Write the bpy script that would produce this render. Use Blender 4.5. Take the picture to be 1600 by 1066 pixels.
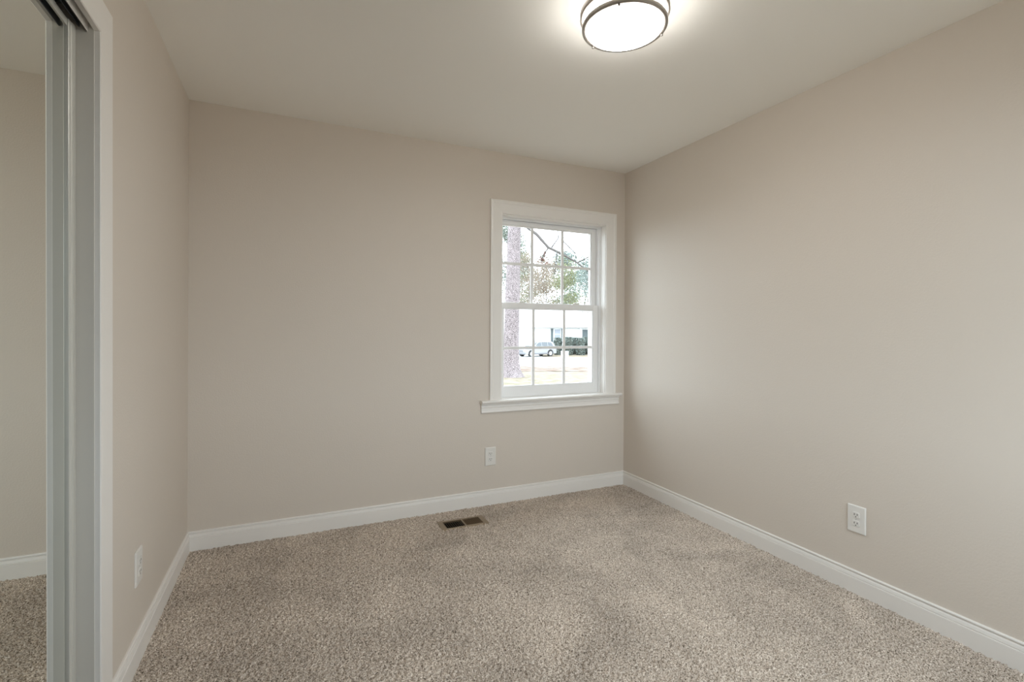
import bpy, math, random
import numpy as np
from mathutils import Vector, Matrix
for o in list(bpy.data.objects): bpy.data.objects.remove(o)
sc = bpy.context.scene; col = sc.collection
# ------------------------------------------------------------------ camera
YAW, PITCH, ROLL = 0.42783, -0.00253, 0.00622
CAM = Vector((0.50187, -3.1177, 1.21446))
W, H, YF = 2.8951, 2.44, -3.42            # room width, height, wall behind the camera
fwd = Vector((math.sin(YAW)*math.cos(PITCH), math.cos(YAW)*math.cos(PITCH), math.sin(PITCH)))
rt = Vector((math.cos(YAW), -math.sin(YAW), 0)); up = rt.cross(fwd)
c_, s_ = math.cos(ROLL), math.sin(ROLL)
rt, up = c_*rt + s_*up, -s_*rt + c_*up
cam = bpy.data.cameras.new('camera'); camo = bpy.data.objects.new('camera', cam); col.objects.link(camo)
M = Matrix((rt, up, -fwd)).transposed().to_4x4(); M.translation = CAM
camo.matrix_world = M
cam.sensor_width = 36; cam.lens = 760.267/1600*36; cam.shift_y = -17.344/1600; cam.clip_start = .02; cam.clip_end = 500
sc.camera = camo
# ------------------------------------------------------------------ sky, exposure
SKY = 4.1
wd = bpy.data.worlds.new('overcast_sky'); sc.world = wd; wd.use_nodes = True
nt = wd.node_tree; nt.nodes.clear()
out = nt.nodes.new('ShaderNodeOutputWorld'); bg = nt.nodes.new('ShaderNodeBackground')
bg.inputs['Color'].default_value = (.855, .94, 1.035, 1); bg.inputs['Strength'].default_value = SKY
nt.links.new(bg.outputs[0], out.inputs[0])
sc.view_settings.view_transform = 'Standard'; sc.view_settings.look = 'None'
sc.view_settings.exposure = .83; sc.view_settings.gamma = 1; sc.view_settings.use_curve_mapping = False
sc.cycles.max_bounces = 14; sc.cycles.diffuse_bounces = 10; sc.cycles.glossy_bounces = 6; sc.cycles.transparent_max_bounces = 12
sc.cycles.sample_clamp_indirect = 6; sc.cycles.caustics_reflective = False
LAMP = 23.5
# portal on the window opening (sampling aid for the sky, adds no light of its own)
pl = bpy.data.lights.new('window_daylight', 'AREA'); pl.shape = 'RECTANGLE'; pl.size = .88; pl.size_y = 1.3
pl.cycles.is_portal = True
plo = bpy.data.objects.new('window_daylight', pl); col.objects.link(plo)
plo.location = (2.267, .262, 1.37); plo.rotation_euler = (-math.pi/2, 0, 0)
pl2 = bpy.data.lights.new('added_window_daylight', 'AREA'); pl2.shape = 'RECTANGLE'; pl2.size = 1.56; pl2.size_y = 1.48; pl2.cycles.is_portal = True  # portal for the added fill window behind the camera
plo2 = bpy.data.objects.new('added_window_daylight', pl2); col.objects.link(plo2)
plo2.location = (1.90, -3.58, 1.40); plo2.rotation_euler = (math.pi/2, 0, 0)
# ------------------------------------------------------------------ helpers
def mat(name, color, rough=.6, metal=0, spec=.5, bump=None, emit=None, var=None):
    m = bpy.data.materials.new(name); m.use_nodes = True; n = m.node_tree.nodes; L = m.node_tree.links
    b = n['Principled BSDF']; b.inputs['Base Color'].default_value = (*color, 1)
    b.inputs['Roughness'].default_value = rough; b.inputs['Metallic'].default_value = metal
    b.inputs['Specular IOR Level'].default_value = spec
    tc = n.new('ShaderNodeTexCoord')
    if emit: b.inputs['Emission Color'].default_value = (*emit[0], 1); b.inputs['Emission Strength'].default_value = emit[1]
    if bump:   # (scale, strength, distance)
        t = n.new('ShaderNodeTexNoise'); t.inputs['Scale'].default_value = bump[0]; t.inputs['Detail'].default_value = 3
        L.new(tc.outputs['Object'], t.inputs['Vector'])
        bp = n.new('ShaderNodeBump'); bp.inputs['Strength'].default_value = bump[1]; bp.inputs['Distance'].default_value = bump[2]
        L.new(t.outputs['Fac'], bp.inputs['Height']); L.new(bp.outputs['Normal'], b.inputs['Normal'])
    if var:    # (scale, color2, lo, hi)
        t = n.new('ShaderNodeTexNoise'); t.inputs['Scale'].default_value = var[0]; t.inputs['Detail'].default_value = 5
        L.new(tc.outputs['Object'], t.inputs['Vector'])
        r = n.new('ShaderNodeValToRGB'); r.color_ramp.elements[0].position = var[2]; r.color_ramp.elements[1].position = var[3]
        r.color_ramp.elements[0].color = (*color, 1); r.color_ramp.elements[1].color = (*var[1], 1)
        L.new(t.outputs['Fac'], r.inputs['Fac']); L.new(r.outputs['Color'], b.inputs['Base Color'])
    return m
class MB:
    def __init__(s): s.v = []; s.f = []; s.sm = []
    def add(s, vs, fs, smooth=False):
        k = len(s.v); s.v += [tuple(v) for v in vs]; s.f += [tuple(i+k for i in f) for f in fs]; s.sm += [smooth]*len(fs); return s
    def box(s, x0, x1, y0, y1, z0, z1):
        v = [(x, y, z) for z in (z0, z1) for y in (y0, y1) for x in (x0, x1)]
        return s.add(v, [(0,2,3,1),(4,5,7,6),(0,1,5,4),(2,6,7,3),(0,4,6,2),(1,3,7,5)])
    def prism(s, poly, axis, a, b):     # poly in the two other axes (cyclic order), extruded along axis
        n = len(poly); vs = []
        for t in (a, b):
            for (p, q) in poly:
                vs.append({0:(t,p,q), 1:(p,t,q), 2:(p,q,t)}[axis])
        fs = [(i, (i+1)%n, n+(i+1)%n, n+i) for i in range(n)] + [tuple(range(n))[::-1], tuple(range(n, 2*n))]
        return s.add(vs, fs)
    def tube(s, pts, rad, n=8, cap=True):
        pts = [Vector(p) for p in pts]; R = rad if isinstance(rad, (list, tuple)) else [rad]*len(pts)
        vs = []; ref = Vector((0.31, .77, .55))
        for i, p in enumerate(pts):
            d = (pts[min(i+1, len(pts)-1)] - pts[max(i-1, 0)]).normalized()
            a = d.cross(ref).normalized(); b = d.cross(a)
            for k in range(n):
                t = 2*math.pi*k/n; vs.append(p + R[i]*(math.cos(t)*a + math.sin(t)*b))
        fs = [(i*n+k, i*n+(k+1)%n, (i+1)*n+(k+1)%n, (i+1)*n+k) for i in range(len(pts)-1) for k in range(n)]
        if cap: fs += [tuple(range(n))[::-1], tuple(range((len(pts)-1)*n, len(pts)*n))]
        return s.add(vs, fs, True)
    def lathe(s, prof, c=(0,0,0), n=64, close=False, smooth=True):
        vs = []
        for r, z in prof:
            for k in range(n):
                t = 2*math.pi*k/n; vs.append((c[0]+r*math.cos(t), c[1]+r*math.sin(t), c[2]+z))
        m = len(prof); rng = range(m if close else m-1)
        fs = [(i*n+k, i*n+(k+1)%n, ((i+1)%m)*n+(k+1)%n, ((i+1)%m)*n+k) for i in rng for k in range(n)]
        return s.add(vs, fs, smooth)
    def lean(s, k=.0125, z0=2.04):
        s.v = [(x, y + k*(z0-z), z) for x, y, z in s.v]; return s
    def build(s, name, m, parent=None, bevel=0, loc=None):
        me = bpy.data.meshes.new(name); vv = s.v
        if loc is not None: vv = [(x-loc[0], y-loc[1], z-loc[2]) for x, y, z in vv]
        me.from_pydata(vv, [], s.f); me.validate()
        if len(me.polygons) == len(s.sm): me.polygons.foreach_set('use_smooth', s.sm)
        import bmesh
        bm = bmesh.new(); bm.from_mesh(me); bmesh.ops.recalc_face_normals(bm, faces=bm.faces); bm.to_mesh(me); bm.free()
        me.materials.append(m); o = bpy.data.objects.new(name, me); col.objects.link(o)
        if loc is not None: o.location = loc
        if parent: o.parent = parent
        if bevel:
            b = o.modifiers.new('bevel', 'BEVEL'); b.width = bevel; b.segments = 3; b.limit_method = 'ANGLE'; b.harden_normals = False
        return o
def tag(o, label=None, cat=None, group=None, kind=None):
    for k, v in (('label', label), ('category', cat), ('group', group), ('kind', kind)):
        if v: o[k] = v
    return o
def thing(name, label, cat, loc=(0,0,0), group=None, kind=None):
    o = bpy.data.objects.new(name, None); o.empty_display_size = .1; col.objects.link(o); o.location = loc
    return tag(o, label, cat, group, kind)
def build_in(mb, name, m, root, bevel=0):      # world-coordinate mesh as a child of a placed (unrotated) empty
    o = mb.build(name, m, None, bevel, loc=tuple(root.location)); o.location = (0,0,0); o.parent = root; return o
# ------------------------------------------------------------------ materials
WALL = mat('greige_wall_paint', (.665, .608, .545), .55, spec=.3, bump=(130, .22, .003))
CEIL = mat('ceiling_paint', (.90, .895, .865), .8, spec=.2, bump=(180, .08, .002))
TRIM = mat('white_trim_paint', (.82, .80, .772), .35, bump=(60, .03, .001))
VINYL = mat('white_vinyl', (.82, .82, .82), .35)
PLAST = mat('white_plastic', (.76, .745, .715), .3)
DARK = mat('dark_slot', (.02, .02, .02), .7)
ALU = mat('satin_aluminium', (.62, .62, .58), .38, metal=.25)
TRACK = mat('grey_track_metal', (.10, .11, .12), .45, metal=.4)
NICKEL = mat('brushed_nickel', (.34, .31, .285), .38, metal=.85)
MIRROR = mat('mirror_silver', (.90, .93, .90), .0, metal=1)
# ------------------------------------------------------------------ room shell
WX0, WX1, WZ0, WZ1 = 1.838, 2.716, .70, 2.02     # window opening
T = .15
b = MB(); b.box(-.3, WX0, 0, T, -.2, H+.1); b.box(WX1, W+.15, 0, T, -.2, H+.1); b.box(WX0, WX1, 0, T, -.2, WZ0); b.box(WX0, WX1, 0, T, WZ1, H+.1)
wb = tag(b.build('wall_back', WALL), kind='structure')
BRICK = mat('painted_brick_veneer', (.55, .53, .50), .85, bump=(14, .5, .01))
b = MB(); b.box(-1.5, WX0-.01, T, T+.11, -.5, 2.60); b.box(WX1+.01, W+1.5, T, T+.11, -.5, 2.60); b.box(WX0-.01, WX1+.01, T, T+.11, -.5, WZ0+.005); b.box(WX0-.01, WX1+.01, T, T+.11, WZ1-.01, 2.60)
ob = b.build('brick_veneer', BRICK); ob.parent = wb
b = MB(); b.box(-1.5, W+1.5, T-.1, T+.40, 2.46, 2.52); b.box(-1.5, W+1.5, T+.38, T+.42, 2.44, 2.62)  # unseen eave, added to block high sky light at the window
tag(b.build('added_eave', BRICK), 'added unseen eave and soffit that cut sky light through the window', 'eave', kind='structure')
tag(MB().box(W, W+.15, YF-.15, 0, -.2, H+.1).build('wall_right', WALL), kind='structure')
OY0, OY1, OZ = -3.20, -1.345, 2.085                # closet opening (rough)
b = MB(); b.box(-.115, 0, OY1, 0, -.2, H+.1); b.box(-.115, 0, YF-.15, OY0, -.2, H+.1); b.box(-.115, 0, OY0, OY1, OZ+.06, H+.1)
b.box(-.80, -.75, YF-.15, 0, -.2, H+.1)             # rear of the closet
tag(b.build('wall_left', WALL), kind='structure')
FX0, FX1, FZ0, FZ1 = 1.12, 2.68, .66, 2.14       # added opening behind the camera for fill daylight
b = MB(); b.box(-.80, FX0, YF-.15, YF, -.2, H+.1); b.box(FX1, W+.15, YF-.15, YF, -.2, H+.1); b.box(FX0, FX1, YF-.15, YF, -.2, FZ0); b.box(FX0, FX1, YF-.15, YF, FZ1, H+.1)
tag(b.build('wall_front', WALL), kind='structure')
tag(MB().box(-.80, W+.15, YF-.15, T, H, H+.1).build('ceiling', CEIL), kind='structure')
# carpet floor: a tufted grid with a hole for the floor register
VX0, VX1, VY0, VY1 = 1.343, 1.640, -.288, -.172
def carpet():
    rng = np.random.default_rng(3)
    dx = .0042
    xs = np.arange(-.75, W+dx*.5, dx); ys = np.arange(YF, .0+dx*.5, dx)
    nx, ny = len(xs), len(ys)
    X, Y = np.meshgrid(xs, ys)
    Z = rng.random((ny, nx))
    k = (Z + np.roll(Z,1,0) + np.roll(Z,1,1) + np.roll(Z,(1,1),(0,1)))/4
    k = (k - .5)*2.2 + .5
    Zf = .5*k + .5*Z
    Xj = X + (rng.random((ny,nx))-.5)*dx*.7; Yj = Y + (rng.random((ny,nx))-.5)*dx*.7
    Z = -.006 + .010*Zf
    co = np.stack([Xj, Yj, Z], -1).reshape(-1, 3).astype(np.float32)
    i = np.arange(ny*nx).reshape(ny, nx)
    q = np.stack([i[:-1,:-1], i[:-1,1:], i[1:,1:], i[1:,:-1]], -1)
    cx = (X[:-1,:-1]+dx/2); cy = (Y[:-1,:-1]+dx/2)
    keep = ~((cx > VX0) & (cx < VX1) & (cy > VY0) & (cy < VY1)) & ~((cx < -.12))
    q = q[keep].reshape(-1, 4)
    me = bpy.data.meshes.new('floor'); me.vertices.add(len(co)); me.vertices.foreach_set('co', co.ravel())
    me.loops.add(q.size); me.loops.foreach_set('vertex_index', q.ravel().astype(np.int32))
    me.polygons.add(len(q)); me.polygons.foreach_set('loop_start', np.arange(0, q.size, 4, dtype=np.int32))
    me.update(calc_edges=True); me.polygons.foreach_set('use_smooth', np.ones(len(q), bool))
    m = bpy.data.materials.new('speckled_frieze_carpet'); m.use_nodes = True; n = m.node_tree.nodes; L = m.node_tree.links
    bs = n['Principled BSDF']; bs.inputs['Roughness'].default_value = .95; bs.inputs['Specular IOR Level'].default_value = .1
    tc = n.new('ShaderNodeTexCoord')
    t1 = n.new('ShaderNodeTexNoise'); t1.inputs['Scale'].default_value = 215; t1.inputs['Detail'].default_value = 2.5; t1.inputs['Roughness'].default_value = .6; t1.inputs['Distortion'].default_value = .8
    r1 = n.new('ShaderNodeValToRGB'); e = r1.color_ramp.elements
    e[0].position = .36; e[0].color = (.09, .07, .052, 1); e[1].position = .68; e[1].color = (.88, .81, .735, 1)
    k = e.new(.46); k.color = (.42, .352, .29, 1); k = e.new(.56); k.color = (.62, .545, .475, 1)
    t2 = n.new('ShaderNodeTexNoise'); t2.inputs['Scale'].default_value = 2.7; t2.inputs['Detail'].default_value = 3; t2.inputs['Distortion'].default_value = .6
    mr = n.new('ShaderNodeMapRange'); mr.inputs['From Min'].default_value = .3; mr.inputs['From Max'].default_value = .7
    mr.inputs['To Min'].default_value = .86; mr.inputs['To Max'].default_value = 1.20
    mx = n.new('ShaderNodeVectorMath'); mx.operation = 'SCALE'
    for t in (t1, t2): L.new(tc.outputs['Object'], t.inputs['Vector'])
    L.new(t1.outputs['Fac'], r1.inputs['Fac']); L.new(t2.outputs['Fac'], mr.inputs['Value'])
    L.new(r1.outputs['Color'], mx.inputs[0]); L.new(mr.outputs['Result'], mx.inputs['Scale']); L.new(mx.outputs['Vector'], bs.inputs['Base Color'])
    me.materials.append(m); o = bpy.data.objects.new('floor', me); col.objects.link(o)
    tag(o, kind='structure')
carpet()
# ------------------------------------------------------------------ baseboards
BP = [(0,.104),(.005,.1045),(.0088,.1025),(.0100,.099),(.0092,.0958),(.0035,.0945),(.0035,.0915),(.0095,.0888),(.0115,.080),(.0125,.0745),(.0100,.0728),(.0100,.0718),(.0140,.0700),(.0142,.066),(.0142,-.012),(0,-.012)]
def baseboard(name, kind, a, b, wall):
    mb = MB(); n = len(BP); vs = []
    ms, me_ = kind
    for end, t in ((0, a), (1, b)):
        for u, z in BP:
            off = (u if (ms, me_)[end] else 0)*(1 if end == 0 else -1)
            if wall == 'back': vs.append((t+off, -u, z))
            elif wall == 'left': vs.append((u, t-off if end == 0 else t-off, z))
            elif wall == 'right': vs.append((W-u, t-off, z))
    fs = [(i, (i+1)%n, n+(i+1)%n, n+i) for i in range(n)] + [tuple(range(n))[::-1], tuple(range(n, 2*n))]
    mb.add(vs, fs); return tag(mb.build(name, TRIM), kind='structure')
baseboard('baseboard_back', (1,1), 0, W, 'back')
# left/right boards run from the corner (y=0, mitred) toward the camera
baseboard('baseboard_left', (1,0), 0, -1.270, 'left')
baseboard('baseboard_right', (1,0), 0, YF, 'right')
# ------------------------------------------------------------------ window
win = thing('window_1', 'white double hung window with grilles in the back wall', 'window', (2.277, .075, .70), kind='structure')
def frame3(path, prof, y0):
    """casing swept left-up, across, right-down. path=(xl, xr, zb, zt) inner rectangle; prof (u outwards, t toward the room)"""
    xl, xr, zb, zt = path; n = len(prof); vs = []
    for (x, z, sx, sz) in ((xl, zb, -1, 0), (xl, zt, -1, 1), (xr, zt, 1, 1), (xr, zb, 1, 0)):
        for u, t in prof: vs.append((x+sx*u, y0-t, z+sz*u))
    fs = [(j*n+i, j*n+(i+1)%n, (j+1)*n+(i+1)%n, (j+1)*n+i) for j in range(3) for i in range(n)]
    fs += [tuple(range(n))[::-1], tuple(range(3*n, 4*n))]
    return vs, fs
CP = [(0,0),(0,.008),(.003,.0105),(.006,.0095),(.010,.011),(.016,.012),(.050,.0135),(.066,.0145),(.070,.0175),(.076,.019),(.082,.0175),(.084,.0195),(.089,.0195),(.091,.017),(.091,0)]
mb = MB(); mb.add(*frame3((1.843, 2.712, .722, 2.016), CP, 0)); build_in(mb, 'window_casing', TRIM, win)
# jamb lining (inside the wall thickness)
mb = MB(); mb.box(WX0-.001, WX0+.008, .001, .15, .70, 2.02); mb.box(WX1-.008, WX1+.001, .001, .15, .70, 2.02); mb.box(WX0, WX1, .001, .15, 2.010, 2.021)
build_in(mb, 'jamb_lining', TRIM, win)
# stool + apron
mb = MB(); st = [(-.040,.703),(-.045,.708),(-.0455,.714),(-.043,.7195),(-.038,.722),(0,.722),(0,.700),(-.038,.700)]
mb.prism(st, 0, 1.686, 2.846); mb.box(WX0, WX1, 0, .15, .700, .722)
o = build_in(mb, 'window_sill', TRIM, win)
ap = [(0,.700),(-.022,.700),(-.022,.692),(-.013,.686),(-.015,.676),(-.017,.672),(-.012,.668),(-.0135,.650),(-.017,.644),(-.018,.638),(-.014,.6345),(0,.634)]
mb = MB(); mb.prism(ap, 0, 1.692, 2.836); build_in(mb, 'apron', TRIM, win)
# vinyl frame (liner)
def ring(mb, x0, x1, z0, z1, w, y0, y1, wt=None, wb=None, wr=None):
    wt = w if wt is None else wt; wb = w if wb is None else wb; wr = w if wr is None else wr
    mb.box(x0, x0+w, y0, y1, z0, z1); mb.box(x1-wr, x1, y0, y1, z0, z1)
    mb.box(x0+w, x1-wr, y0, y1, z1-wt, z1); mb.box(x0+w, x1-wr, y0, y1, z0, z0+wb); return mb
mb = MB(); ring(mb, WX0+.008, WX1-.008, .722, 2.010, .010, .058, .145, wt=.010, wb=.004, wr=.016)
ring(mb, WX0+.008, WX1-.008, .722, 2.010, .005, .052, .062, wt=.012, wb=.003, wr=.008)
mb.box(2.686, 2.694, .084, .090, .726, 2.0); mb.box(1.85, 1.858, .084, .090, .726, 2.0)
build_in(mb, 'vinyl_frame', VINYL, win, bevel=.001)
GLASS = bpy.data.materials.new('clear_glass'); GLASS.use_nodes = True
n = GLASS.node_tree.nodes; L = GLASS.node_tree.links; n.clear()
o_ = n.new('ShaderNodeOutputMaterial'); tr = n.new('ShaderNodeBsdfTransparent'); gl = n.new('ShaderNodeBsdfGlossy'); gl.inputs['Roughness'].default_value = .0
tr.inputs['Color'].default_value = (.95, .97, .96, 1)
fr = n.new('ShaderNodeFresnel'); fr.inputs['IOR'].default_value = 1.45; mxs = n.new('ShaderNodeMixShader')
geo = n.new('ShaderNodeNewGeometry'); fm = n.new('ShaderNodeMath'); fm.operation = 'SUBTRACT'; fm.inputs[0].default_value = 1; fk = n.new('ShaderNodeMath'); fk.operation = 'MULTIPLY'
L.new(geo.outputs['Backfacing'], fm.inputs[1]); L.new(fr.outputs[0], fk.inputs[0]); L.new(fm.outputs[0], fk.inputs[1])   # reflect on the outer faces only
L.new(fk.outputs[0], mxs.inputs[0]); L.new(tr.outputs[0], mxs.inputs[1]); L.new(gl.outputs[0], mxs.inputs[2]); L.new(mxs.outputs[0], o_.inputs[0])
SX0, SX1, GX0, GX1 = 1.850, 2.690, 1.884, 2.647
def sash(name, y0, y1, z0, z1, gz0, gz1, mz):
    s = MB()
    s.box(SX0, GX0, y0, y1, z0, z1); s.box(GX1, SX1, y0, y1, z0, z1); s.box(GX0, GX1, y0, y1, z0, gz0); s.box(GX0, GX1, y0, y1, gz1, z1)
    # stepped glazing bead
    t = .007; s.box(GX0, GX0+t, y0+.006, y1-.004, gz0, gz1); s.box(GX1-t, GX1, y0+.006, y1-.004, gz0, gz1)
    s.box(GX0+t, GX1-t, y0+.006, y1-.004, gz0, gz0+t); s.box(GX0+t, GX1-t, y0+.006, y1-.004, gz1-t, gz1)
    so = build_in(s, name, VINYL, win, bevel=.0012)
    ym = (y0+y1)/2+.004
    g = MB()
    for x in (2.133, 2.393):
        for (p, q) in ((gz0+t, mz-.008), (mz+.008, gz1-t)): g.box(x-.011, x+.011, ym-.004, ym+.004, p, q)
    g.box(GX0+t, GX1-t, ym-.004, ym+.004, mz-.010, mz+.010)
    go = g.build('grille', VINYL, None, .0015); go.parent = so; go.location = -win.location
    p = MB().box(GX0+t, GX1-t, ym+.007, ym+.009, gz0+t, gz1-t); po = p.build('glass_pane', GLASS); po.parent = so; po.location = -win.location
    return so
sash('upper_sash', .094, .122, 1.365, 1.998, 1.399, 1.967, 1.688)
lo = sash('lower_sash', .062, .090, .7255, 1.400, .796, 1.362, 1.075)
for x in (2.03, 2.49):
    k = MB().box(x-.028, x+.028, .066, .088, 1.4, 1.406); k.tube([(x-.004, .077, 1.404), (x-.004, .077, 1.414)], .009, 12); k.box(x-.004, x+.026, .072, .080, 1.409, 1.415)
    ko = k.build('sash_lock', PLAST, None, .001); ko.parent = lo; ko.location = -win.location
# ------------------------------------------------------------------ outlets
def outlet(name_label, origin, ux, nrm):
    """origin = plate centre on the wall; ux = horizontal direction; nrm = out of the wall"""
    root = thing('wall_outlet', name_label, 'outlet', origin)
    ux = Vector(ux); nz = Vector(nrm)
    def P(u, v, t): return tuple(ux*u + Vector((0,0,1))*v + nz*t)
    def loft(secs):        # secs: (half w, half h, t) rounded rect loft
        mb = MB(); vs = []; n = 0
        for hw, hh, t, cu, cv, r in secs:
            pts = []
            for (sx, sy, a0) in ((1,1,0),(-1,1,90),(-1,-1,180),(1,-1,270)):
                for k in range(4):
                    a = math.radians(a0+30*k); pts.append((cu+sx*(hw-r)+r*math.cos(a), cv+sy*(hh-r)+r*math.sin(a)))
            n = len(pts); vs += [P(u, v, t) for u, v in pts]
        m = len(secs)
        fs = [(j*n+i, j*n+(i+1)%n, (j+1)*n+(i+1)%n, (j+1)*n+i) for j in range(m-1) for i in range(n)] + [tuple(range((m-1)*n, m*n)), tuple(range(n))[::-1]]
        mb.add(vs, fs); return mb
    loft([(.040,.063,.0005,0,0,.003),(.040,.063,.003,0,0,.003),(.0375,.0605,.0062,0,0,.003),(.035,.058,.0070,0,0,.002)]).build('cover_plate', PLAST, root)
    for cv in (.0195, -.0195):
        r = loft([(.0165,.0135,.0065,0,cv,.007),(.0165,.0135,.0085,0,cv,.007),(.0155,.0125,.0092,0,cv,.006)]).build('receptacle', PLAST, root)
        for (u, v, hw, hh) in ((-.0063,.003,.0014,.0042),(.0063,.003,.0014,.0036)):
            loft([(hw,hh,.0088,u,cv+v,.0004),(hw,hh,.0095,u,cv+v,.0004)]).build('slot', DARK, r)
        loft([(.0024,.0024,.0088,0,cv-.0075,.0023),(.0024,.0024,.0095,0,cv-.0075,.0023)]).build('ground_hole', DARK, r)
    loft([(.0026,.0026,.0065,0,0,.0025),(.0024,.0024,.0078,0,0,.0023)]).build('screw', mat('painted_screw', (.6,.6,.6), .35, metal=.5), root)
    return root
outlet('white duplex wall outlet on the back wall under the window', (1.764, 0, .332), (1,0,0), (0,-1,0))
outlet('white duplex wall outlet on the right wall above the baseboard', (W, -1.734, .342), (0,-1,0), (-1,0,0))
outlet('white duplex wall outlet on the left wall beside the closet trim', (0, -.944, .340), (0,1,0), (1,0,0))
# ------------------------------------------------------------------ floor register
BR = mat('tan_register_metal', (.27, .205, .135), .4, metal=.3); BRD = mat('brown_louver_metal', (.16, .105, .055), .45, metal=.3)
reg = thing('floor_register', 'tan metal floor register sunk in the carpet by the back wall', 'floor vent', (1.49, -.229, .0))
A0, A1, B0, B1 = 1.372, 1.608, -.281, -.181
mb = MB(); zt = .0022
def fr_(mb, x0, x1, y0, y1, xi0, xi1, yi0, yi1, z0, z1):
    # bevelled ring: outer at z0, rising to z1
    vs = [(x0,y0,z0),(x1,y0,z0),(x1,y1,z0),(x0,y1,z0)]
    g = .006
    vs += [(x0+g,y0+g,z1),(x1-g,y0+g,z1),(x1-g,y1-g,z1),(x0+g,y1-g,z1), (xi0,yi0,z1),(xi1,yi0,z1),(xi1,yi1,z1),(xi0,yi1,z1), (xi0,yi0,z0-.004),(xi1,yi0,z0-.004),(xi1,yi1,z0-.004),(xi0,yi1,z0-.004)]
    mb.add(vs, [(r*4+i, r*4+(i+1)%4, (r+1)*4+(i+1)%4, (r+1)*4+i) for r in range(3) for i in range(4)])
fr_(mb, 1.336, 1.645, -.302, -.158, A0, A1, B0, B1, -.004, zt)
mb.box(1.489, 1.499, B0, B1, -.004, zt)
build_in(mb, 'face_frame', BR, reg)
k = 0
for bank, (a, b_), sg in ((0, (A0, 1.489), -1), (1, (1.499, A1), 1)):
    nsl = 9; st_ = (b_-a)/nsl
    for i in range(nsl):
        x = a + (i+.5)*st_; s = MB(); dx = .0036*sg
        s.prism([(x-dx-.0006, -.010), (x-dx+.0006, -.010), (x+dx+.0006, .0015), (x+dx-.0006, .0015)][::1], 1, B0, B1)
        build_in(s, 'louver', BRD, reg)
mb = MB(); mb.box(VX0-.004, VX0, VY0-.004, VY1+.004, -.15, -.003); mb.box(VX1, VX1+.004, VY0-.004, VY1+.004, -.15, -.003)
mb.box(VX0, VX1, VY0-.004, VY0, -.15, -.003); mb.box(VX0, VX1, VY1, VY1+.004, -.15, -.003); mb.box(VX0-.004, VX1+.004, VY0-.004, VY1+.004, -.155, -.15)
build_in(mb, 'duct', mat('dark_duct', (.05,.045,.04), .6, metal=.3), reg)
# ------------------------------------------------------------------ ceiling light
LX, LY = 1.648, -1.612
lamp = thing('ceiling_light', 'round flush mount ceiling light with two brushed nickel rings', 'ceiling light', (LX, LY, H))
def lw(name, prof, m, close=False): 
    return MB().lathe(prof, (0,0,0), 96, close).build(name, m, lamp)
lw('upper_ring', [(.1515,-.044),(.1650,-.044),(.1665,-.0415),(.1665,-.0215),(.1650,-.019),(.1515,-.019)], NICKEL, True)
lw('lower_ring', [(.1425,-.088),(.1570,-.088),(.1585,-.0855),(.1585,-.0725),(.1570,-.070),(.1425,-.070)], NICKEL, True)
glow = mat('lit_white_glass', (.9,.9,.88), .3, emit=((1,.955,.885), LAMP))
lw('glass_shade', [(.150,0),(.150,-.021),(.1495,-.040),(.148,-.060),(.1420,-.071),(.1420,-.0875),(.1395,-.0920),(.125,-.0975),(.10,-.1020),(.06,-.1050),(.02,-.1062),(.0005,-.1062)], glow)
SCREW = mat('dark_nickel_knob', (.10, .09, .08), .6, metal=.3)
for a in (106, -14, -134):
    r = math.radians(a); cx, cy = .153*math.cos(r), .153*math.sin(r)
    f = MB().lathe([(.0005,-.0965),(.0035,-.0955),(.0045,-.093),(.0035,-.0905),(.0028,-.088),(.0028,-.021),(.0005,-.021)], (cx,cy,0), 16)
    f.build('thumb_screw', SCREW, lamp)
# ------------------------------------------------------------------ closet
# casing around the opening on the left wall (far leg, head, near leg)
def casing_left():
    prof = [(0,0),(0,.013),(.002,.0155),(.006,.016),(.045,.016),(.085,.0165),(.094,.0165),(.097,.0145),(.098,0)]
    n = len(prof); vs = []
    yi0, yi1, zb, zt = -1.394, -3.16, -.012, 2.040
    for (y, z, sy, sz) in ((yi0, zb, 1, 0), (yi0, zt, 1, 1), (yi1, zt, -1, 1), (yi1, zb, -1, 0)):
        for u, t in prof: vs.append((t, y+sy*u + (.0125*(2.04-z) if sy > 0 else 0), z+sz*u))
    fs = [(j*n+i, j*n+(i+1)%n, (j+1)*n+(i+1)%n, (j+1)*n+i) for j in range(3) for i in range(n)] + [tuple(range(n))[::-1], tuple(range(3*n, 4*n))]
    return MB().add(vs, fs)
tag(casing_left().build('trim_1', TRIM), 'flat white casing around the closet opening', 'trim', kind='structure')
JG = mat('shaded_white_jamb_paint', (.64, .62, .575), .45)  # same white trim paint, jamb shade put into its darker colour
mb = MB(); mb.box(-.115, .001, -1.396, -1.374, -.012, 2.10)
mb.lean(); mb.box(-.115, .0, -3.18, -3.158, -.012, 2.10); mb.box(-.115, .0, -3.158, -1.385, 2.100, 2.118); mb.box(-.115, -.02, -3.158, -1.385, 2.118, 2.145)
tag(mb.build('trim_2', JG, bevel=.001), 'white painted closet jamb boards', 'trim', kind='structure')
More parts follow.
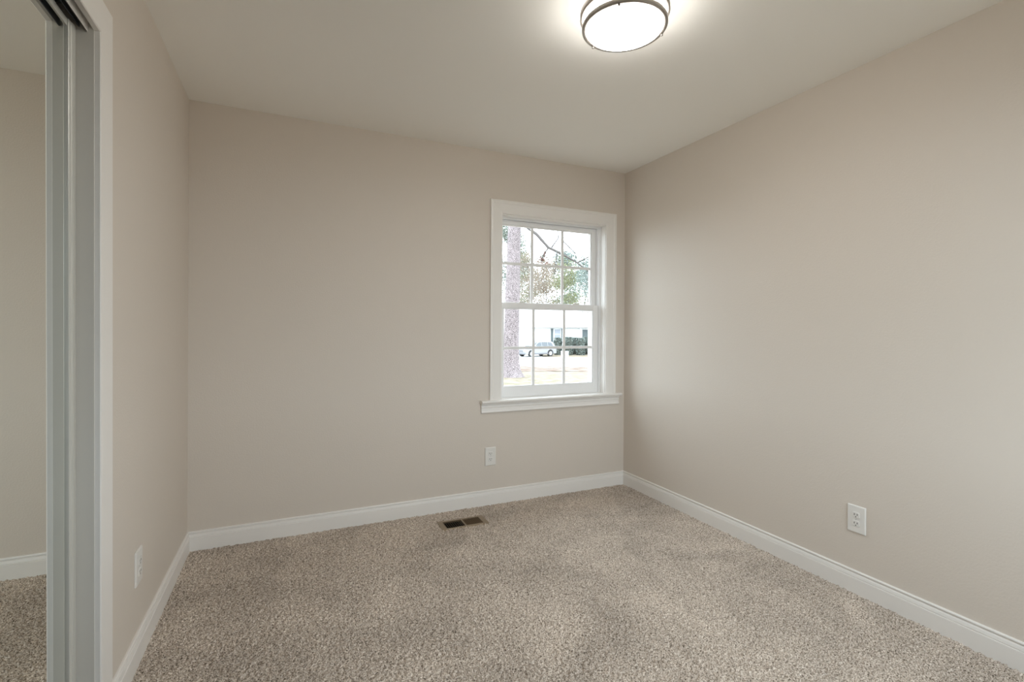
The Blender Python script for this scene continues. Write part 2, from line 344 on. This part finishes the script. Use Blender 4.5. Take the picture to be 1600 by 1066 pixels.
# sliding door track under the head
tr_ = thing('sliding_door_track', 'grey metal double track at the head of the closet opening', 'door track', (-.05, -2.27, 2.07))
mb = MB(); Y0, Y1 = -3.156, -1.3965
build_in(MB().box(-.098, -.004, Y0, Y1, 2.094, 2.098), 'track_plate', TRACK, tr_)
build_in(MB().box(-.0165, -.0135, Y0, Y1, 2.031, 2.094), 'fascia', TRACK, tr_, bevel=.0015)
build_in(MB().box(-.0136, -.0128, Y0, Y1, 2.031, 2.070), 'fascia_face', TRIM, tr_)
build_in(MB().box(-.0330, -.0310, Y0, Y1, 2.040, 2.094), 'divider_fin', TRACK, tr_)
build_in(MB().box(-.0985, -.0960, Y0, Y1, 2.046, 2.094), 'rear_fin', TRACK, tr_)
# mirrored doors
def mdoor(name, label, y1, y0, x, lean=True):
    """y1 far edge, y0 near edge, x = plane of the glass face"""
    d = thing(name, label, 'mirror door', (x, (y0+y1)/2, .0), kind='structure')
    def fin(mb, nm, m, bev=0):
        if lean: mb.lean()
        return build_in(mb, nm, m, d, bev)
    sp = .034; k = [(0,-.012),(0,.004),(.004,.0072),(.012,.0084),(.022,.0084),(.029,.0070),(.0315,.0055),(.034,.0058),(.0445,.0060),(.046,.0048),(.046,-.012)]
    s = MB(); s.prism([(x+t, y1-u) for u, t in k], 2, .012, 2.033); fin(s, 'stile', ALU)
    s = MB(); s.prism([(x+t, y0+u) for u, t in k], 2, .012, 2.033); fin(s, 'stile', ALU)
    s = MB(); s.box(x-.012, x+.0030, y0+.046, y1-.046, 2.014, 2.033); fin(s, 'top_rail', ALU, .001)
    s = MB(); s.box(x-.012, x+.0065, y0+.046, y1-.046, .012, .045); fin(s, 'bottom_rail', ALU, .001)
    s = MB(); s.box(x-.005, x, y0+.046, y1-.046, .045, 2.014); fin(s, 'mirror_glass', MIRROR)
    s = MB(); s.box(x-.010, x-.006, y0+.046, y1-.046, .045, 2.014); fin(s, 'backing_board', DARK)
mdoor('door_1', 'mirrored sliding closet door against the far jamb', -1.3985, -2.330, -.0445)
mdoor('door_2', 'mirrored sliding closet door nearest the camera in the front track', -2.27, -3.150, -.0205, False)
#OUTDOOR
# invented window behind the camera, added to let in fill daylight
w2 = thing('added_fill_window', 'added white window behind the camera for fill daylight', 'window', ((FX0+FX1)/2, YF-.07, FZ0), kind='structure')
mb = MB(); ring(mb, FX0, FX1, FZ0, FZ1, .045, YF-.12, YF-.05); mb.box(FX0+.045, FX1-.045, YF-.11, YF-.06, 1.32, 1.36); build_in(mb, 'window_frame', VINYL, w2, bevel=.002)
mb = MB(); ring(mb, FX0-.08, FX1+.08, FZ0-.08, FZ1+.08, .085, YF, YF+.018); build_in(mb, 'window_casing', TRIM, w2, bevel=.003)
mb = MB().box(FX0+.045, FX1-.045, YF-.087, YF-.084, FZ0+.045, FZ1-.045); build_in(mb, 'glass_pane', GLASS, w2)
# ------------------------------------------------------------------ outdoors: yard, street and house across the road
R0 = Vector((math.cos(YAW), -math.sin(YAW), 0)); F0 = Vector((math.sin(YAW), math.cos(YAW), 0)); C0 = Vector((CAM.x, CAM.y, 0))
def G(u, v, z=0): return C0 + R0*u + F0*v + Vector((0, 0, z))      # street frame: u along the street, v across it
STREET = Matrix.Translation(C0) @ Matrix((R0, F0, (0,0,1))).transposed().to_4x4()
def gz(v):
    if v < 15: return -.36
    if v < 54: return -.36 - .0395*(v-15)
    return -1.90
def sbuild(mb, name, m, parent=None, base=None, bevel=0):
    """build in the street frame; base=(u,v,z) origin in that frame"""
    if base is None: base = (0, 0, 0)
    o = mb.build(name, m, None, bevel, loc=base)
    if parent is None: o.matrix_world = STREET @ Matrix.Translation(base)
    else: o.parent = parent
    return o
def sthing(name, label, cat, base, group=None, kind=None):
    o = thing(name, label, cat, (0,0,0), group, kind); o.matrix_world = STREET @ Matrix.Translation(base); return o
random.seed(7)
# ground strips
LAWN = mat('pale_winter_lawn', (.135, .125, .082), .9, spec=.1, bump=(9, .5, .05), var=(3.5, (.23, .18, .145), .36, .6))
STRAW = mat('pine_straw_bed', (.125, .082, .062), .9, spec=.1, bump=(20, .6, .05), var=(2.2, (.22, .19, .16), .42, .6))
CONC = mat('pale_concrete', (.36, .355, .34), .85, var=(.8, (.44, .43, .42), .4, .6))
def strip(name, m, u0, u1, v0, v1, f=None, dz=0, label=None, cat=None):
    nu, nv = 30, max(2, int((v1-v0)/1.2)); vs = []; rng = random.Random(len(name))
    e0 = [rng.uniform(-.35, .35) for _ in range(nu+1)]; e1 = [rng.uniform(-.5, .5) for _ in range(nu+1)]
    for j in range(nv+1):
        for i in range(nu+1):
            u = u0+(u1-u0)*i/nu; v = v0+(v1-v0)*j/nv
            if f: v += (e0[i] if j == 0 else 0) + (e1[i] if j == nv else 0)
            vs.append((u, v, gz(v)+dz))
    n = nu+1; fs = [(j*n+i, j*n+i+1, (j+1)*n+i+1, (j+1)*n+i) for j in range(nv) for i in range(nu)]
    return tag(sbuild(MB().add(vs, fs), name, m), label, cat, kind='structure')
strip('ground', CONC, -60, 90, -45, 120)
strip('lawn', LAWN, -14, 22, -14, 20.5, True, .010, 'thin winter lawn outside the window', 'lawn')
strip('pine_straw_bed', STRAW, -10, 16, 20.2, 25.5, True, .018, 'strip of orange pine straw beside the road', 'mulch')
strip('far_lawn', LAWN, 3.4, 18, 53, 64, True, .015, 'pale lawn in front of the house across the street', 'lawn')
# ---- foliage builder
def leaves(mb, c, r, n, size, rng, flat=.7):
    for _ in range(n):
        while True:
            p = Vector((rng.uniform(-1,1), rng.uniform(-1,1), rng.uniform(-1,1)))
            if p.length <= 1: break
        p = Vector(c) + Vector((p.x*r, p.y*r, p.z*r*flat))
        a = Vector((rng.gauss(0,1), rng.gauss(0,1), rng.gauss(0,1))).normalized(); b_ = a.cross(Vector((rng.gauss(0,1), rng.gauss(0,1), rng.gauss(0,1)))).normalized()
        s = size*rng.uniform(.6, 1.3); k = .45
        mb.add([p-a*s, p+b_*s*k, p+a*s, p-b_*s*k], [(0,1,2,3)])
BARK = mat('grey_tree_bark', (.15, .12, .10), .9, bump=(12, .6, .03), var=(9, (.26, .23, .21), .35, .65))
GREENS = [mat('olive_foliage', (.115, .125, .05), .8, var=(.8, (.19, .19, .10), .35, .65)), mat('grey_green_foliage', (.10, .12, .09), .8, var=(.8, (.18, .20, .16), .35, .65)),
          mat('brown_winter_foliage', (.15, .11, .08), .8, var=(.8, (.24, .20, .15), .35, .65)), mat('blue_green_foliage', (.11, .14, .125), .8, var=(.8, (.20, .24, .22), .35, .65))]
def tree(label, u, v, h, crown0, rad, trunk, mi, nclump, nleaf, lsize, seed, lean=0):
    rng = random.Random(seed); g = gz(v)
    t = sthing('tree', label, 'tree', (u, v, g), 'trees behind the house across the street')
    w = MB(); pts = [(lean*k/6*h*.1+rng.uniform(-.1,.1)*k/3, rng.uniform(-.1,.1), h*.93*k/6) for k in range(7)]
    w.tube(pts, [trunk*(1-.85*k/6) for k in range(7)], 8)
    f = MB()
    for i in range(nclump):
        fz = rng.random()**.8; z = crown0 + (h-crown0)*fz; rr = rad*math.sqrt(max(.08, 1-((fz-.35)/.75)**2))
        a = rng.uniform(0, 2*math.pi); q = rr*rng.uniform(.35, 1)
        k = min(6, max(1, int(z/(h*.93)*6))); p0 = Vector(pts[k-1]); p0.z = min(z*.85, h*.9)
        p1 = Vector((q*math.cos(a), q*math.sin(a), z)); mid = (p0+p1)/2 + Vector((rng.uniform(-.3,.3), rng.uniform(-.3,.3), -.2))
        w.tube([p0, mid, p1], [trunk*.28, trunk*.17, trunk*.06], 5)
        for _ in range(3):
            e = p1 + Vector((rng.uniform(-1,1), rng.uniform(-1,1), rng.uniform(-.4,.9)))*rad*.35
            w.tube([mid, (mid+e)/2+Vector((0,0,.1)), e], [trunk*.12, trunk*.07, trunk*.03], 4, False)
        leaves(f, p1, rad*.62, int(nleaf*2.8), lsize*.66*v/85, rng, .8)
    w.build('trunk', BARK).parent = t
    f.build('foliage', GREENS[mi]).parent = t
    return t
def T(label, px, v, ytop, ybot, rad, trunk, mi, nc, nl, ls, seed, lean=0):
    g = gz(v); tree(label, (px-800)/760.27*v, v, 1.214-g+(516-ytop)/760.27*v, 1.214-g+(516-ybot)/760.27*v, rad, trunk, mi, nc, nl, ls, seed, lean)
T('brown tree with thin winter leaves just right of the pine trunk', 826, 77, 404, 492, 3.0, .16, 2, 26, 90, .20, 2)
T('blue green rounded tree behind the right end of the roof', 930, 77, 392, 492, 2.9, .16, 3, 24, 95, .22, 5)
T('olive tree rising behind the roof at the centre grille bar', 880, 87.5, 410, 492, 2.9, .16, 0, 22, 90, .20, 3)
T('tall green tree behind the pine trunk reaching the window top', 797, 98, 345, 492, 3.2, .22, 1, 40, 95, .24, 1)
T('grey green tree with a thin trunk behind the right panes', 906, 98, 402, 492, 3.0, .18, 1, 24, 80, .22, 4, 1)
T('dark bare tree low behind the middle of the roof', 853, 108.5, 410, 490, 3.1, .18, 2, 30, 80, .22, 8)
T('wide far tree at the right edge of the window view', 940, 108.5, 400, 490, 3.1, .24, 0, 28, 90, .24, 10)
T('olive far tree behind the left of the roof ridge', 815, 119, 396, 490, 3.1, .24, 0, 30, 90, .24, 6)
T('pale far tree behind the right of the roof ridge', 882, 119, 398, 490, 3.1, .24, 3, 28, 90, .24, 9)
# ---- the big pine in the yard
PB = bpy.data.materials.new('plated_pine_bark'); PB.use_nodes = True; n = PB.node_tree.nodes; L = PB.node_tree.links
bs = n['Principled BSDF']; bs.inputs['Roughness'].default_value = .9
tc = n.new('ShaderNodeTexCoord'); mp = n.new('ShaderNodeMapping'); mp.inputs['Scale'].default_value = (9, 9, 4.5)
vo = n.new('ShaderNodeTexVoronoi'); vo.feature = 'DISTANCE_TO_EDGE'; nz = n.new('ShaderNodeTexNoise'); nz.inputs['Scale'].default_value = 1.6; nz.inputs['Detail'].default_value = 4
r = n.new('ShaderNodeValToRGB'); r.color_ramp.elements[0].position = .05; r.color_ramp.elements[0].color = (.05, .04, .04, 1); r.color_ramp.elements[1].position = .15; r.color_ramp.elements[1].color = (.36, .30, .305, 1)
k_ = r.color_ramp.elements.new(.5); k_.color = (.44, .38, .385, 1)
bp = n.new('ShaderNodeBump'); bp.inputs['Strength'].default_value = .8; bp.inputs['Distance'].default_value = .03
L.new(tc.outputs['Object'], mp.inputs['Vector']); L.new(mp.outputs['Vector'], nz.inputs['Vector'])
ad = n.new('ShaderNodeVectorMath'); ad.operation = 'ADD'; L.new(mp.outputs['Vector'], ad.inputs[0]); L.new(nz.outputs['Color'], ad.inputs[1]); L.new(ad.outputs[0], vo.inputs['Vector'])
L.new(vo.outputs['Distance'], r.inputs['Fac']); L.new(r.outputs['Color'], bs.inputs['Base Color']); L.new(vo.outputs['Distance'], bp.inputs['Height']); L.new(bp.outputs['Normal'], bs.inputs['Normal'])
pine = sthing('pine_tree', 'large pine trunk with pinkish plated bark in the yard close outside the window', 'tree', (-.05, 16.2, gz(16.2)))
mb = MB(); NR, NS = 40, 40; vs = []; rng = random.Random(5)
hs = [(-.1,.52),(.08,.40),(.25,.325),(.55,.285),(1.1,.262),(1.8,.25),(2.6,.242),(3.6,.228),(4.8,.215),(6.2,.20),(8,.18),(10.5,.15),(13,.10),(15,.04)]
for j, (z, rad) in enumerate(hs):
    for i in range(NS):
        a = 2*math.pi*i/NS; fl = 1 + (.14*math.sin(a*5+1) if j < 3 else 0)*(3-j)/3 + rng.uniform(-.025, .025)
        vs.append((.022*z + rad*fl*math.cos(a), rad*fl*math.sin(a), z))
mb.add(vs, [(j*NS+i, j*NS+(i+1)%NS, (j+1)*NS+(i+1)%NS, (j+1)*NS+i) for j in range(len(hs)-1) for i in range(NS)] + [tuple(range((len(hs)-1)*NS, len(hs)*NS))], True)
mb.build('trunk', PB).parent = pine
# sweeping lower limb with side branches and needle tufts
lb = MB(); nd = MB(); rng = random.Random(11)
limb = [(.08, 0, 5.15), (.45, -.1, 5.05), (.85, -.2, 4.72), (1.22, -.3, 4.28), (1.7, -.35, 4.05), (2.15, -.4, 3.78), (2.6, -.45, 3.42)]
lb.tube(limb, [.066, .060, .054, .047, .040, .030, .014], 8)
sides = [((1.30,-.3,4.24),(1.55,-.3,4.6),(1.50,-.3,5.05),(1.35,-.3,5.6)),((1.62,-.33,4.55),(1.9,-.3,4.3),(2.1,-.25,4.12),(2.15,-.2,3.85)),
         ((1.22,-.3,4.28),(1.05,-.4,4.0),(.98,-.4,3.8)),((1.5,-.35,4.15),(1.48,-.35,3.8),(1.42,-.4,3.4)),((2.15,-.4,3.78),(2.5,-.4,3.95),(2.9,-.4,4.3)),
         ((2.6,-.4,5.6),(2.72,-.4,5.0),(2.85,-.4,4.55),(2.7,-.4,4.0)),((2.85,-.4,4.5),(3.1,-.4,4.5),(3.35,-.4,4.62)),((2.72,-.4,5.0),(3.05,-.4,5.2),(3.4,-.4,5.5))]
for sd in sides:
    lb.tube(sd, [.024*(1-.22*i) for i in range(len(sd))], 6)
lb.tube([(2.6,-.45,3.42),(2.55,-.45,2.8),(2.42,-.42,2.22)], [.009,.007,.004], 5, False)
lb.tube([(.1,0,6.3),(.9,-.1,6.25),(1.9,-.3,6.0),(2.6,-.4,5.6),(3.2,-.4,5.4)], [.06,.05,.04,.024,.01], 7)
lb.build('limb', mat('dark_limb_bark', (.095, .085, .08), .9)).parent = pine
def tuft(mb, c, n, ln, w):
    for _ in range(n):
        d = Vector((rng.gauss(0,1), rng.gauss(0,1), rng.gauss(0,1))).normalized()*ln*rng.uniform(.6,1.1); s = d.cross(Vector((.3,.5,.8))).normalized()*w
        c = Vector(c); mb.add([c-s, c+d, c+s], [(0,1,2)])
for _ in range(230):
    sd = rng.choice(sides+[limb[3:], [(1.0,-.1,6.25),(1.9,-.3,6.0),(2.6,-.4,5.6),(3.2,-.4,5.4)]]); i = rng.randrange(len(sd)-1); t = rng.random()
    p = Vector(sd[i]).lerp(Vector(sd[i+1]), t) + Vector((rng.gauss(0,.2), rng.gauss(0,.25), rng.gauss(0,.16)))
    leaves(nd, p, .07, 4, .028, rng)
leaves(nd, (2.42,-.42,2.2), .16, 9, .03, rng, .5)
for _ in range(70): leaves(nd, (-.45+rng.gauss(0,.12), .3, 4.4+rng.uniform(-1.6,1)), .12, 4, .03, rng)
nd.build('needle_clusters', mat('dark_green_needles', (.055,.07,.05), .8)).parent = pine
dc = MB()
for _ in range(30): tuft(dc, Vector((1.02+rng.gauss(0,.09), -.4, 3.92+rng.gauss(0,.12))), 9, .11, .008)
dc.build('brown_needle_cluster', mat('dead_red_needles', (.17,.075,.06), .9)).parent = pine
pine['label'] = 'large pine trunk with pinkish plated bark in the yard close outside the window'
# ---- house across the street
SID = mat('white_siding', (.74, .74, .73), .7); ROOF = mat('pale_shingle_roof', (.50, .49, .48), .9, bump=(30,.3,.02)); SHUT = mat('grey_green_shutter', (.075, .095, .10), .6)
WGL = mat('far_window_glass', (.26, .28, .32), .15); TRW = mat('house_white_trim', (.78,.78,.78), .6)
HV, HG = 62, -1.9
hs_ = sthing('house', 'low white house with dark shutters across the street', 'house', (6, HV, HG))
def hp(mb, name, m, par=None, bevel=0):
    o = mb.build(name, m, None, bevel); o.parent = par or hs_; return o
# local coordinates of the house: x = u-6, y = v-HV, z above its ground
def U(px): return (px-800)/760.27*HV - 6
w0, w1 = U(700), U(1010)
ez = 3.30
mb = MB(); mb.box(w0, w1, 0, 9, 0, ez+.1); hp(mb, 'wall', SID)
mb = MB(); mb.prism([(-.75, ez), (-.75, ez+.14), (4.5, ez+2.75), (9.75, ez+.14), (9.75, ez)], 0, w0-.5, w1+.5); hp(mb, 'roof', ROOF)
mb = MB(); mb.prism([(-.88, ez+.02), (-.88, ez+.15), (-.76, ez+.15), (-.76, ez-.02)], 0, w0-.5, w1+.5); hp(mb, 'gutter', TRW)
def zz(py, v=HV): return 1.214 - (py-516)/760.27*v - HG
mb = MB(); a, b_ = U(778), U(826); mb.box(a-.12, a, -.05, 0, 0, 2.55); mb.box(b_, b_+.12, -.05, 0, 0, 2.55); mb.box(a-.12, b_+.12, -.05, 0, 2.45, 2.6)
gd = hp(mb, 'garage_frame', TRW)
mb = MB()
for i in range(4): mb.box(a, b_, -.04-.0, 0, .62*i+.03, .62*(i+1))
hp(mb, 'garage_door', mat('garage_door_paint', (.66,.66,.66), .5))
def hwin(x0, x1, z0, z1, nmul=True):
    mb = MB(); ring(mb, x0, x1, z0, z1, .07, -.06, 0); mb.box(x0+.07, x1-.07, -.05, 0, (z0+z1)/2-.03, (z0+z1)/2+.03)
    f = hp(mb, 'window', TRW); g_ = MB().box(x0+.07, x1-.07, -.02, -.005, z0+.07, z1-.07); hp(g_, 'pane', WGL, f)
hwin(U(865.5), U(876.8), zz(533), zz(515.5))
for p, q in ((860.6, 864.4), (877.2, 880.6)): hp(MB().box(U(p), U(q), -.07, -.01, zz(539 if p < 870 else 533), zz(515.5)), 'shutter', SHUT)
hp(MB().box(U(905.5), U(909.3), -.1, 0, .0, zz(514.5)), 'door_frame', TRW); hp(MB().box(U(921), U(924), -.1, 0, .0, zz(514.5)), 'door_frame', TRW)
hp(MB().box(U(909.3), U(921), -.1, 0, zz(516.5), zz(514.5)), 'door_frame', TRW)
hp(MB().box(U(910), U(920.5), -.05, -.01, zz(533), zz(516.8)), 'front_door', SHUT)
# ---- hedge bushes
HG_ = mat('dark_hedge_leaves', (.05, .07, .06), .8, var=(3, (.17, .20, .18), .35, .65))
for i, (px, v, r_, h) in enumerate(((871.5, 58.5, .46, 2.05), (880, 60.6, .50, 1.95), (888, 58.2, .58, 2.15), (897, 60.0, .55, 2.05), (907.5, 58.2, .55, 2.05), (917, 60.0, .60, 2.15), (928, 58.0, .60, 2.05))):
    lab = ['rounded green bush beside the white car', 'small bush right of the white car behind the white box', 'round dark bush behind the white roadside box', 'narrow bush in the middle of the front hedge', 'broad bush left of the front door', 'dark bush in front of the front door', 'bush at the right edge of the window view'][i]
    bs_ = sthing('bush', lab, 'bush', ((px-800)/760.27*v, v, gz(v)), 'hedge bushes before the white house')
    f = MB(); rng = random.Random(20+i)
    for _ in range(1300):
        a = rng.uniform(0, 2*math.pi); zf = rng.random(); rr = r_*(1-.15*(2*zf-1)**4)*(.86+.14*rng.random())*(.8 if zf > .93 else 1); p = Vector((rr*math.cos(a), rr*math.sin(a), h*zf*(1-.05*rng.random())))
        if rng.random() < .2: p = Vector((rr*rng.random()*math.cos(a), rr*rng.random()*math.sin(a), h*.97))
        leaves(f, p, .05, 1, .11, rng)
    f.build('foliage', HG_).parent = bs_
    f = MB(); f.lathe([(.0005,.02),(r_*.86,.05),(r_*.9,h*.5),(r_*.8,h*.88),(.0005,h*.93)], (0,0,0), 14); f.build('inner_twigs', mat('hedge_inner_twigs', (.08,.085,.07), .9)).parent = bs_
# ---- white roadside box
v = 46; bx = sthing('utility_box', 'small white box standing beside the road in front of the hedge', 'utility box', ((882.5-800)/760.27*v, v, gz(v)))
WB = mat('white_box_metal', (.72,.72,.72), .5)
MB().box(-.33, .33, -.25, .25, 0, .62).build('body', WB, bx, .02); MB().prism([(-.28,.62),(0,.70),(.28,.62)], 0, -.36, .36).build('lid', WB, bx)
# ---- car (SUV), nose to the left and toward the viewer
CW = mat('white_car_paint', (.24,.24,.255), .25); CG = mat('car_window_glass', (.07,.08,.09), .1); TY = mat('black_tyre', (.03,.03,.03), .8); RIM = mat('silver_wheel', (.4,.4,.42), .35, metal=.6); LT = mat('headlight_glass', (.5,.5,.52), .15); CB = mat('grey_car_trim', (.12,.12,.13), .6)
v = 55; car = sthing('car', 'white sport utility vehicle parked in the driveway across the street', 'car', ((838-800)/760.27*v, v, gz(v)))
car.matrix_world = car.matrix_world @ Matrix.Rotation(math.radians(180+36), 4, 'Z')
# local x: length (front = -x after the turn toward the left), y: width
def carsec():
    # side profile with wheel arches: polygon, front at +x
    def arch(cx, r): return [(cx + r*math.cos(a), .34 + r*math.sin(a)) for a in [math.radians(t) for t in range(-5, 186, 19)]]
    p = [(2.2, .38), (2.24, .62), (2.2, .86), (2.0, .98), (1.2, 1.10), (-2.15, 1.10), (-2.25, .95), (-2.27, .5), (-2.2, .36)]
    return p
mb = MB()
prof = [(2.22,.40),(2.26,.60),(2.22,.84),(2.02,.97),(1.15,1.08),(-2.12,1.10),(-2.24,.95),(-2.27,.52),(-2.22,.38)]
bot = []
for cx in (-1.35, 1.38):
    bot += [(cx-.42, .36)] + [(cx+.42*math.cos(a), .36+.40*math.sin(a)) for a in [math.radians(t) for t in (160,135,112,90,68,45,20)]] + [(cx+.42, .36)]
poly = prof + [(-2.2,.30)] + [(x, z if z > .37 else .30) for x, z in bot] + [(2.2,.30)]
mb.prism(poly, 1, -.92, .92); mb.build('body', CW, car, .05)
def cabin(name, m, pts0, pts1, w0, w1, bev=.0):
    n = len(pts0); vs = [(x, -w, z) for (x, z), w in zip(pts0, w0)] + [(x, w, z) for (x, z), w in zip(pts0, w0)]
    fs = [tuple(range(n))[::-1], tuple(range(n, 2*n))] + [(i, (i+1)%n, n+(i+1)%n, n+i) for i in range(n)]
    return MB().add(vs, fs).build(name, m, car, bev)
cabin('roof_cabin', CW, [(1.12,1.07),(.28,1.66),(.0,1.74),(-1.45,1.72),(-1.85,1.62),(-2.16,1.09)], None, [.86,.68,.66,.66,.68,.86], None, .03)
for sgn in (-1, 1):
    def quad(name, pts):
        vs = []
        for off in (.0, .012):
            for x, z in pts:
                w = .86 - (z-1.07)/(1.70-1.07)*.19
                vs.append((x, sgn*(w+.004+off), z))
        n = len(pts); MB().add(vs, [tuple(range(n)), tuple(range(n, 2*n))[::-1]] + [(i, (i+1)%n, n+(i+1)%n, n+i) for i in range(n)]).build(name, CG, car)
    quad('side_window', [(.86,1.14),(.30,1.56),(-.12,1.63),(-.12,1.14)]); quad('side_window', [(-.20,1.14),(-.20,1.63),(-1.0,1.63),(-1.0,1.14)]); quad('side_window', [(-1.08,1.14),(-1.08,1.62),(-1.6,1.56),(-1.85,1.16)])
    MB().box(-1.0, 1.0, sgn*.90-.03, sgn*.90+.03, .27, .42).build('sill_trim', CB, car)
    MB().box(.75, .92, sgn*.98-.08, sgn*.98+.08, 1.08, 1.22).build('side_mirror', CW, car, .03)
    MB().box(2.02, 2.22, sgn*.72-.17, sgn*.72+.17, .78, .90).build('headlight', LT, car, .02)
vs = [(1.06,-.76,1.14),(1.06,.76,1.14),(.36,.62,1.63),(.36,-.62,1.63)]; d_ = Vector((.03,0,.045))
MB().add([Vector(p)+d_*.4 for p in vs]+[Vector(p)+d_*.9 for p in vs], [(0,1,2,3),(7,6,5,4),(0,1,5,4),(1,2,6,5),(2,3,7,6),(3,0,4,7)]).build('windshield', CG, car)
MB().box(2.2, 2.27, -.5, .5, .55, .76).build('grille', CB, car, .01); MB().box(2.15, 2.27, -.85, .85, .28, .44).build('bumper', CB, car, .02)
for cx in (-1.35, 1.38):
    for sgn in (-1, 1):
        t = MB(); n = 24
        vs = [(cx+.36*math.cos(2*math.pi*i/n), y, .36+.36*math.sin(2*math.pi*i/n)) for y in (sgn*.70, sgn*.93) for i in range(n)]
        t.add(vs, [(i, (i+1)%n, n+(i+1)%n, n+i) for i in range(n)]+[tuple(range(n)), tuple(range(n,2*n))], False); wh = t.build('wheel', TY, car)
        vs = [(cx+.22*math.cos(2*math.pi*i/n), y, .36+.22*math.sin(2*math.pi*i/n)) for y in (sgn*.90, sgn*.94) for i in range(n)]
        MB().add(vs, [(i, (i+1)%n, n+(i+1)%n, n+i) for i in range(n)]+[tuple(range(n)), tuple(range(n,2*n))]).build('hubcap', RIM, wh)
for y in (-.5, .5): MB().box(-1.4, -.1, y-.02, y+.02, 1.74, 1.78).build('roof_rail', CB, car)
